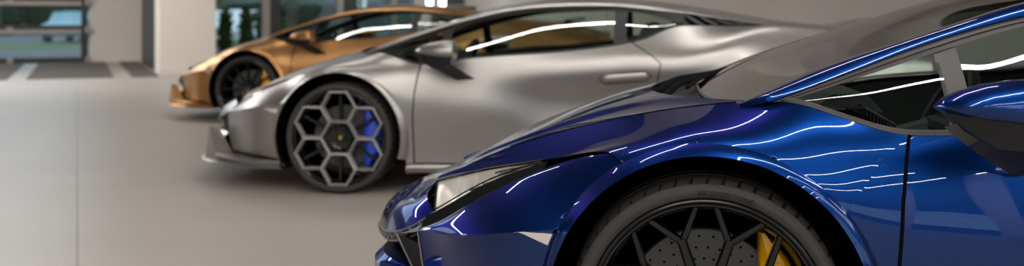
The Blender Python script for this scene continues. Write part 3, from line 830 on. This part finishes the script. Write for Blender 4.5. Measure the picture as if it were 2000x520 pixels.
    # caliper toward the rear of the wheel
    cl = MB(); secs = []
    sgn = 1 if side == 0 else -1
    for h in np.linspace(.188, -.168, 18):
        so = max(.148, math.sqrt(.236**2-h*h)); si = .128
        e = 1-.25*(abs(h-.01)/.178)**4
        secs.append([(sgn*x_, .13+(y_-.13)*e, h) for x_, y_ in ((si, .122), (si+.004, .086), (si*.7+so*.3, .070), (si*.25+so*.75, .071), (so-.006, .084), (so, .13), (so-.004, .17), (si+.01, .17))])
    cl.grid(np.array(secs), None, cv=True); cl.f.append(tuple(range(8))); k = cl.n-8; cl.f.append(tuple(range(k, k+8)))
    for h in (-.10, 0., .10):
        c = np.array([(.128+math.sqrt(.236**2-h*h))/2*sgn, .071, h]); cl.tube([c+np.array([0,.02,0]), c+np.array([0,-.003,0])], [.024,.020], 14)
    cl.build('brake_caliper', M[opt['caliper']], o, recalc=True, weld=False, angle=40)
    cp = MB(); cp.lathe([(0,.040),(.02,.0405),(.029,.044),(.031,.056)], 32)
    c_ = cp.build('centre_cap', M['satin_black'], o, weld=False)
    eb = MB(); eb.ext([(-.010,.0385,-.008),(-.008,.0385,.010),(0,.0385,.013),(.008,.0385,.010),(.010,.0385,-.008),(0,.0385,-.014)], (0,.004,0))
    eb.build('cap_badge', M['gold'], o, recalc=True, smooth=False, weld=False)['label'] = 'gold shield emblem'
    return o

# ------------------------------------------------------------------ material library
M = {}
M['blue'] = nmat('blue_pearl_paint', (.0012,.026,.15), .32, .9, 1.0, .012, edge=(.18,.25,.42), coat_ior=1.42)
M['silver'] = nmat('matte_silver_paint', (.315,.298,.29), .36, .85, .0, spec=.5)
M['bronze'] = nmat('matte_bronze_paint', (.42,.22,.085), .36, .8, .0)
M['black_gloss'] = nmat('gloss_black', (.008,.008,.009), .12, 0, .6, .03)
M['satin_black'] = nmat('satin_black', (.010,.010,.011), .4, spec=.25)
M['wheel_black'] = nmat('wheel_black', (.003,.003,.0035), .16, 0, .0, .05, spec=.5)
M['rubber_trim'] = nmat('rubber_trim', (.05,.045,.045), .5, spec=.3)
M['trim_black'] = nmat('trim_black', (.012,.012,.012), .5, spec=.25)
M['wiper_black'] = nmat('wiper_black', (.008,.008,.008), .6, spec=0.)
M['void'] = nmat('dark_void', (.004,.004,.004), .9, spec=0.)
M['interior'] = nmat('dark_leather', (.022,.024,.023), .6, bump=(300,.15))
M['tyre'] = nmat('tyre_rubber', (.033,.029,.027), .6, spec=.35, bump=(700,.12))
M['tyre_letter'] = nmat('tyre_letter', (.008,.008,.008), .45, spec=.3)
M['disc'] = nmat('carbon_ceramic', (.10,.095,.092), .48, .35, bump=(1200,.12))
M['yellow_caliper'] = nmat('yellow_caliper', (.85,.42,.005), .35, 0, .5)
M['blue_caliper'] = nmat('blue_caliper', (.01,.06,.62), .3, 0, .6)
M['hex_grey'] = nmat('hex_grey', (.30,.29,.285), .4, .5)
M['edge_grey'] = nmat('edge_grey', (.16,.15,.14), .35, .3)
M['gold'] = nmat('gold', (.55,.36,.08), .3, .9)
M['chrome'] = nmat('chrome', (.55,.55,.55), .08, 1)
M['lamp_silver'] = nmat('lamp_silver', (.92,.88,.82), .25, .5)
M['marker'] = nmat('marker_lens', (.56,.50,.46), .25, 0, .8, bump=(1500,.08))
M['car_glass'] = glassmat('tinted_glass', (.70,.78,.74), 0, 1.6)
M['windshield'] = glassmat('windshield_glass', (.55,.62,.58), .02, 2.4)
M['lamp_glass'] = glassmat('lamp_glass', (.98,.98,.98), .02, 1.45)
M['pane'] = glassmat('window_pane', (.82,.90,.90), 0, 1.45)

CARS = []
CARS.append(build_car('sports_car', 'glossy dark blue sports car nearest the camera with black spoked wheels and yellow brake calipers', (.458, 2.41), M['blue'],
          dict(wheel='y', caliper='yellow_caliper', letters=True)))
CARS.append(build_car('sports_car', 'matte silver grey sports car in the middle with hexagon wheels and blue brake calipers', (-1.015, 5.97), M['silver'],
          dict(wheel='hex', caliper='blue_caliper', trim='trim_black', nose=1.12, marker=-.02, stalk='')))
CARS.append(build_car('sports_car', 'matte bronze gold sports car farthest back, half hidden behind the silver one', (-2.587, 9.95), M['bronze'],
          dict(wheel='multi', caliper='yellow_caliper', trim='trim_black', nose=1.10)))

# ------------------------------------------------------------------ room (grid turned 23 degrees)
RA = math.radians(23)
def rw(p, q, z=0.): return (p*math.cos(RA)-q*math.sin(RA), p*math.sin(RA)+q*math.cos(RA), z)
def room(o):
    o.rotation_euler = (0, 0, RA); return o
def rbox(mb, p0, p1, q0, q1, z0, z1): return mb.box(((p0+p1)/2, (q0+q1)/2, (z0+z1)/2), (p1-p0, q1-q0, z1-z0))
H = 6.4
LH = 5.0
M['floor'] = floormat()
M['wall'] = nmat('painted_wall', (.60,.55,.52), .8, tint=(.6,.03))
M['column'] = nmat('column_plaster', (.66,.60,.55), .8, tint=(.8,.03))
M['ceil'] = nmat('ceiling_dark', (.035,.03,.034), .8)
M['frame'] = nmat('bronze_aluminium', (.022,.020,.019), .45, .3)
M['frame_lt'] = nmat('grey_aluminium', (.28,.25,.23), .45, .3)
M['mat'] = nmat('entrance_mat', (.10,.088,.08), .9, bump=(80,.4))
M['strip'] = nmat('pale_threshold', (.48,.46,.44), .6)
M['led'] = nmat('led_diffuser', (.9,.9,.9), .5, emit=(1,.96,.90), es=100)
M['led2'] = nmat('led_tube', (.9,.9,.9), .5, emit=(.8,1,.97), es=9)
M['skirt'] = nmat('skirting', (.07,.065,.06), .6)

P0, P1, Q0, Q1 = -11., 17., -11.5, 25.3
fl = MB().box(((P0+P1)/2, (Q0+Q1)/2, -.05), (P1-P0+.6, Q1-Q0+.6, .1)).build('floor', M['floor'], smooth=False); room(fl); struct(fl)
ce = MB().box(((P0+P1)/2, (Q0+Q1)/2, H+.1), (P1-P0+.6, Q1-Q0+.6, .2)).build('ceiling', M['ceil'], smooth=False); room(ce); struct(ce)

# far facade: recess on the left, window band, solid wall on the right
QF = 20.2
w = MB(); rbox(w, 6.4, 7.5, QF, QF+.3, 0, H); rbox(w, 7.5, 7.8, 14.0, QF+.3, 0, H); rbox(w, 7.8, P1, 14.0, 14.3, 0, H)
o = w.build('wall_back', M['wall'], smooth=False); room(o); struct(o)
w = MB(); rbox(w, P1, P1+.3, Q0, QF+.3, 0, H); o = w.build('wall_right', M['wall'], smooth=False); room(o); struct(o)
w = MB(); rbox(w, P0-.3, P0, Q0, Q1, 0, H); o = w.build('wall_left', M['wall'], smooth=False); room(o); struct(o)
# recess back wall right of the sectional door
w = MB(); rbox(w, .25, 1.75, 25.0, 25.3, 0, H); o = w.build('wall_recess', M['wall'], smooth=False); room(o); struct(o)
# column at the end of the window band and the dark jamb beside it
w = MB(); rbox(w, 1.33, 2.30, 19.1, 20.2, 0, H); o = w.build('column', M['column'], smooth=False, bevel=.01); room(o); struct(o)
w = MB(); rbox(w, 1.36, 1.62, 20.2, 25.0, 0, H); o = w.build('wall_jamb', M['frame'], smooth=False); room(o); struct(o)
w = MB(); rbox(w, 1.325, 2.305, 19.085, 20.2, 0, .10); o = w.build('baseboard_column', M['wall'], smooth=False); room(o); struct(o)
w = MB(); rbox(w, 7.5, P1, 13.985, 14.0, 0, .10); o = w.build('baseboard_back', M['skirt'], smooth=False); room(o); struct(o)

# sectional glazed door
dr = MB()
DP0, DP1, DQ = -10.9, .22, 25.0
rbox(dr, DP1-.14, DP1, DQ-.05, DQ+.1, 0, H)
for zc, hh in ((.06, .12), (.74, .20), (1.36, .17), (2.0, .12), (2.7, .12), (3.4, .12)):
    rbox(dr, DP0, DP1, DQ-.03, DQ+.08, zc-hh/2, zc+hh/2)
for pc in (DP0, -8.1, -5.4, -2.72):
    rbox(dr, pc, pc+.1, DQ-.02, DQ+.07, 0, H)
o = dr.build('door_1', M['frame'], smooth=False, weld=False); room(o); struct(o, 'wide glazed sectional door with dark horizontal rails')
do_ = o
rl = MB()
for zc in (.70, 1.33):
    rbox(rl, DP0, DP1-.14, DQ-.06, DQ-.03, zc-.045, zc+.045)
o = rl.build('door_rail', M['frame_lt'], do_, smooth=False, weld=False)
hd = MB()
for zc in (.74, 1.36, .06):
    rbox(hd, DP1-.06, DP1+.06, DQ-.12, DQ-.05, zc-.07, zc+.07); rbox(hd, -1.36-.06, -1.36+.06, DQ-.09, DQ-.05, zc-.06, zc+.06)
hd.build('hinge', M['frame_lt'], do_, smooth=False, weld=False)
g = MB(); rbox(g, DP0, DP1, DQ+.02, DQ+.03, 0, H); g.build('glass', M['pane'], do_, smooth=False)

# window band behind the bronze car
wf = MB()
WP0, WP1 = 2.30, 6.4
for (a, b_) in ((3.45, 3.66), (4.90, 5.20)): rbox(wf, a, b_, QF, QF+.25, 0, H)
rbox(wf, WP0, WP1, QF, QF+.25, 0, .12); rbox(wf, WP0, WP1, QF, QF+.25, 3.6, H)
o = wf.build('window_1', M['frame'], smooth=False, weld=False); room(o); struct(o, 'tall shop windows with dark posts'); wo = o
ml = MB()
for (a, b_) in ((3.30, 3.45), (4.78, 4.90), (5.9, 6.02)): rbox(ml, a, b_, QF-.02, QF+.12, 0, H)
ml.build('mullion', M['frame_lt'], wo, smooth=False, weld=False)
for (a, b_) in ((2.30, 3.3), (3.66, 4.78), (5.20, 5.9), (6.02, 6.4)):
    g = MB(); rbox(g, a, b_, QF+.05, QF+.06, .12, 3.6); g.build('glass', M['pane'], wo, smooth=False)

# front wall behind the camera: shop front with posts
wf = MB()
rbox(wf, P0, P1, Q0-.2, Q0, 0, .08)
for pc in np.arange(P0, P1+.1, 3.5): rbox(wf, pc-.25, pc+.25, Q0-.25, Q0+.05, 0, H)
o = wf.build('window_2', M['wall'], smooth=False, weld=False); room(o); struct(o); wo = o
hd = MB(); rbox(hd, P0, P1, Q0-.2, Q0, 2.75, H); hd.build('header', M['frame'], wo, smooth=False)
g = MB(); rbox(g, P0, P1, Q0-.12, Q0-.11, .08, 2.75); g.build('glass', M['pane'], wo, smooth=False)

# entrance mats and pale thresholds
for (a, b_, lb_) in ((-3.6, -1.06, 'dark ribbed entrance mat at the left edge, left of the pale strip'), (-.78, .58, 'dark ribbed entrance mat in front of the glazed door, between the two pale strips'), (.86, 1.30, 'small dark entrance mat beside the white column')):
    m_ = MB(); rbox(m_, a, b_, 18.6, 24.9, .0, .012)
    for i in range(40): rbox(m_, a+.02, b_-.02, 18.7+i*.155, 18.78+i*.155, .012, .018)
    o = m_.build('entrance_mat', M['mat'], smooth=False, weld=False); room(o); tag(o, lb_, 'mat', 'entrance mats')

# ceiling light lines (along the room's cross direction)
LQ = [-9.6, -7.2, -4.6, -1.8, 1.4, 5.85, 10.2, 17.4]
LP = [(-9, 14)]*5+[(.8, 5.5), (.6, 3.5), (-9, 0)]
LWD = [.045, .045, .045, .045, .085, .06, .065, .36]  # last line is an added, unseen, extra wide one that brightens the left back
def_led = None
for i, q in enumerate(LQ):
    pa, pb_ = LP[i]
    l_ = thing('linear_ceiling_light', 'long thin white line light hanging from the ceiling', 'ceiling light', rw((pa+pb_)/2, q, LH), RA, 'ceiling line lights')
    hs_ = MB(); hs_.box((0, 0, .06), (pb_-pa, LWD[i]+.015, .10))
    for x_ in (-.4, 0, .4): hs_.tube([(x_*(pb_-pa), 0, .1), (x_*(pb_-pa), 0, H-LH)], .006, 5); hs_.build('housing', M['satin_black'], l_, smooth=False)
    df_ = MB(); df_.box((0, 0, .0), (pb_-pa, LWD[i], .02)); df_.build('diffuser', M['led'], l_, smooth=False)

# two upright light tubes on the far wall
for i, (px, lb_) in enumerate(((839, 'left of two upright glowing light tubes above the silver car'), (864, 'right of two upright glowing light tubes above the silver car'))):
    Y = 18.5; X = (px-1000)/2000*Y
    l_ = thing('light_tube', lb_, 'lamp', (X, Y, 1.18), RA, 'upright light tubes')
    t_ = MB(); t_.tube([(0,0,0),(0,0,.02),(0,0,1.5),(0,0,1.52)], [.03,.055,.055,.03], 12); t_.build('tube', M['led2'], l_)
    t_ = MB(); t_.tube([(0,0,1.52),(0,0,H-1.18)], .012, 6); t_.build('cord', M['satin_black'], l_)

# far corner: slate board on the wall; made up for another car's rear: dark cabinet, slanted stand
M['slate'] = nmat('slate_board', (.055,.07,.08), .5)
b_ = MB(); rbox(b_, 6.92, 7.47, QF-.04, QF, 1.28, 3.2); o = b_.build('wall_board', M['slate'], smooth=False, bevel=.005); room(o); tag(o, 'dark slate board on the far wall right of the glowing light tubes', 'board')
cb = thing('block', 'dark cabinet under the glowing light tubes, made up for the rear of another car, just above the silver windshield', 'block', (-.95, 16.6, 0), RA)
b_ = MB(); b_.box((0, 0, .60), (.62, .40, 1.16)); b_.build('body', M['skirt'], cb, smooth=False, bevel=.01)
for x_ in (-.155, .155):
    b_ = MB(); b_.box((x_, -.21, .58), (.295, .02, 1.04)); dd = b_.build('door', M['satin_black'], cb, smooth=False, bevel=.004)
    b_ = MB(); b_.box((x_*.35, -.23, .66), (.015, .02, .16)); b_.build('handle', M['chrome'], dd, smooth=False)
b_ = MB(); b_.box((0, 0, 1.19), (.66, .44, .025)); b_.build('top', M['mat'], cb, smooth=False, bevel=.005)
st_ = thing('made_up_strut', 'slim pale slanted stand behind the silver car windshield', 'strut', (-1.27, 15.4, 0), RA)
b_ = MB(); b_.lathe([(0, 0), (.17, 0), (.17, .012), (0, .02)], 32); v_ = b_.v[0].copy(); b_.v[0] = v_[:, [0, 2, 1]]; b_.build('base', M['frame_lt'], st_, recalc=True)
b_ = MB(); b_.tube([(-.08, 0, .01), (-.08, 0, .90)], .02, 12); b_.build('post', M['frame_lt'], st_)
b_ = MB(); b_.ext([(-.13, -.14, .88), (-.09, -.14, .86), (.11, -.14, 1.18), (.07, -.14, 1.20)], (0, .28, 0)); b_.build('panel', M['column'], st_, recalc=True, smooth=False, bevel=.006)

# ------------------------------------------------------------------ outdoors
M['asphalt'] = nmat('asphalt', (.095,.095,.11), .9, tint=(2,.1))
M['grass'] = nmat('lawn', (.06,.10,.035), .9, tint=(1.2,.3))
M['leaf'] = nmat('hedge_leaf', (.05,.12,.03), .8, tint=(3,.5))
M['tree'] = nmat('tree_leaf', (.025,.05,.022), .85, tint=(2,.5))
M['bld'] = nmat('dark_render', (.10,.10,.095), .8)
M['brick'] = nmat('brick', (.30,.10,.07), .8, tint=(3,.2))
gr = MB().box((0, 0, -.16), (220, 220, .1)).build('ground', M['asphalt'], smooth=False); struct(gr); room(gr)
lw = MB(); rbox(lw, -40, 9, 38, 50, -.14, -.105); o = lw.build('lawn', M['grass'], smooth=False); room(o); o['kind'] = 'stuff'; o['label'] = 'green lawn strip outside the glazed door'; o['category'] = 'grass'
def shrub(p, q, r, h, name, lab, mat, seedv):
    rnd = np.random.RandomState(seedv); mb = MB()
    th = np.linspace(0, 2*PI, 22, endpoint=False); ph = np.linspace(.02, PI-.02, 14)
    G = np.array([[(r*math.sin(b)*math.cos(a)*(1+.22*rnd.randn()*.6), r*math.sin(b)*math.sin(a)*(1+.13*rnd.randn()), h/2-h/2*math.cos(b)*(1+.03*rnd.randn())) for b in ph] for a in th])
    mb.grid(G, None, cu=True)
    # leaf tufts
    for _ in range(260):
        a = rnd.rand()*2*PI; b = math.acos(1-2*rnd.rand()); n = np.array([math.sin(b)*math.cos(a), math.sin(b)*math.sin(a), -math.cos(b)])
        c = n*np.array([r, r, h/2])*1.02+np.array([0, 0, h/2]); t = np.cross(n, rnd.randn(3)); t /= np.linalg.norm(t); s_ = .10+.06*rnd.rand(); n2 = n+.5*rnd.randn(3)
        mb.add([c-t*s_*.4, c+n2*s_*.7, c+t*s_*.4, c-n2*s_*.3], [(0,1,2,3)])
    o = mb.build(name, mat, weld=False, recalc=False); o.location = rw(p, q, -.08); tag(o, lab, 'shrub' if name == 'shrub' else 'tree', 'shrubs outside the windows' if name == 'shrub' else 'trees beyond the lawn')
    return o
def pxr(px, Y):
    X = (px-1000)/2000*Y; return (X*math.cos(RA)+Y*math.sin(RA), -X*math.sin(RA)+Y*math.cos(RA))
for i, (px, Y, r, h, lb_) in enumerate(((400, 24.5, .13, 1.25, 'clipped green shrub outside the window right beside the white column'), (440, 24.5, .13, 1.25, 'clipped green shrub outside, second from the white column'), (481, 24.5, .13, 1.3, 'clipped green shrub outside, just left of the dark window post'), (519, 25, .22, 1.35, 'rounded green shrub outside, just right of the dark window post'), (548, 26, .30, 1.0, 'low green shrub outside, above the bronze car windshield'))):
    shrub(*pxr(px, Y), r, h, 'shrub', lb_, M['leaf'], i)
for i, (px, Y, r, h, lb_) in enumerate(((5, 62, 1.8, 7.0, 'dark tree outside the glazed door at the left edge'), (75, 75, 1.7, 6.5, 'dark tree outside the glazed door, second from the left edge'), (150, 82, 1.6, 6.0, 'dark tree outside, left of the parked pale car'), (425, 60, 2.6, 6, 'dark tree outside the window beside the white column'), (540, 68, 3.0, 5, 'broad tree behind the windows above the bronze car'))):
    shrub(*pxr(px, Y), r, h, 'tree', lb_, M['tree'], 20+i)
bl_ = MB(); rbox(bl_, -50, 50, 95, 101, -.1, 12)
for i in range(8): rbox(bl_, -40+8*i, -37+8*i, 94.9, 95, 1.2, 3.2)
o = bl_.build('building', M['bld'], smooth=False, weld=False); room(o); tag(o, 'long dark building far outside beyond the lawn', 'building')
bl_ = MB(); rbox(bl_, -60, 60, -60, -55, -.1, 2.2)
o = bl_.build('brick_building', M['brick'], smooth=False, weld=False); room(o); tag(o, 'long low brick building across the street behind the camera', 'building')
# parked hatchback outside
M['teal'] = nmat('parked_paint', (.06,.22,.28), .3, 0, .8); M['white_p'] = nmat('white_paint', (.7,.7,.72), .4)
def parked(px, Y, mat, lab, nm='parked_car'):
    t_ = thing(nm, lab, 'car', rw(*pxr(px, Y), -.10), RA+1.2, 'cars parked outside')
    b_ = MB(); pf = [(-1.9,.3),(-1.95,.62),(-1.75,.8),(-1.0,.92),(-.45,1.38),(.9,1.42),(1.6,1.0),(1.95,.9),(2.0,.35)]
    secs = [[(x_, y_, z_*(1 if abs(y_) < .7 else .97)) for x_, z_ in pf] for y_ in (-.85, -.7, 0, .7, .85)]
    b_.grid(np.array(secs), None, cv=True); b_.f.append(tuple(range(9))); b_.f.append(tuple(range(36, 45))); b_.build('body', mat, t_, recalc=True)
    g_ = MB(); g_.prism([(-.85,.94),(-.4,1.32),(.85,1.35),(1.35,1.0)], 1, -.865, .865); g_.build('windows', M['black_gloss'], t_, smooth=False)
    for x_ in (-1.2, 1.25):
        for y_ in (-.8, .8):
            w_ = MB().tube([(x_, y_-.1, .31), (x_, y_+.1, .31)], .31, 20); w_.build('wheel', M['tyre'], t_)
parked(150, 46, M['teal'], 'blue green car parked outside the glazed door')
parked(455, 40, M['white_p'], 'white car parked outside beyond the shrubs')

# ------------------------------------------------------------------ world, sun, camera
wd = bpy.data.worlds.new('World'); scene.world = wd; wd.use_nodes = True
nt = wd.node_tree; bg = nt.nodes['Background']
sky = nt.nodes.new('ShaderNodeTexSky'); sky.sky_type = 'HOSEK_WILKIE'; sky.turbidity = 4; sky.sun_direction = (-.5, .2, .6)
mxs = nt.nodes.new('ShaderNodeMix'); mxs.data_type = 'RGBA'; mxs.inputs['Factor'].default_value = .5; mxs.inputs['B'].default_value = (.30,.33,.36,1)
nt.links.new(sky.outputs[0], mxs.inputs['A']); nt.links.new(mxs.outputs['Result'], bg.inputs['Color']); bg.inputs['Strength'].default_value = 7.5

cam = bpy.data.cameras.new('camera'); co = bpy.data.objects.new('camera', cam); COL.objects.link(co)
cam.sensor_width = 36; cam.lens = 36; cam.shift_y = -(260-32)/2000
co.location = (0, 0, 1.04); co.rotation_euler = (PI/2, 0, 0); cam.clip_start = .05; cam.clip_end = 300
cam.dof.use_dof = True; cam.dof.focus_distance = 2.45; cam.dof.aperture_fstop = 2.6
scene.camera = co
scene.view_settings.view_transform = 'Standard'; scene.view_settings.look = 'None'
scene.view_settings.exposure = -.06; scene.view_settings.gamma = 1
scene.cycles.max_bounces = 8; scene.cycles.use_denoising = True
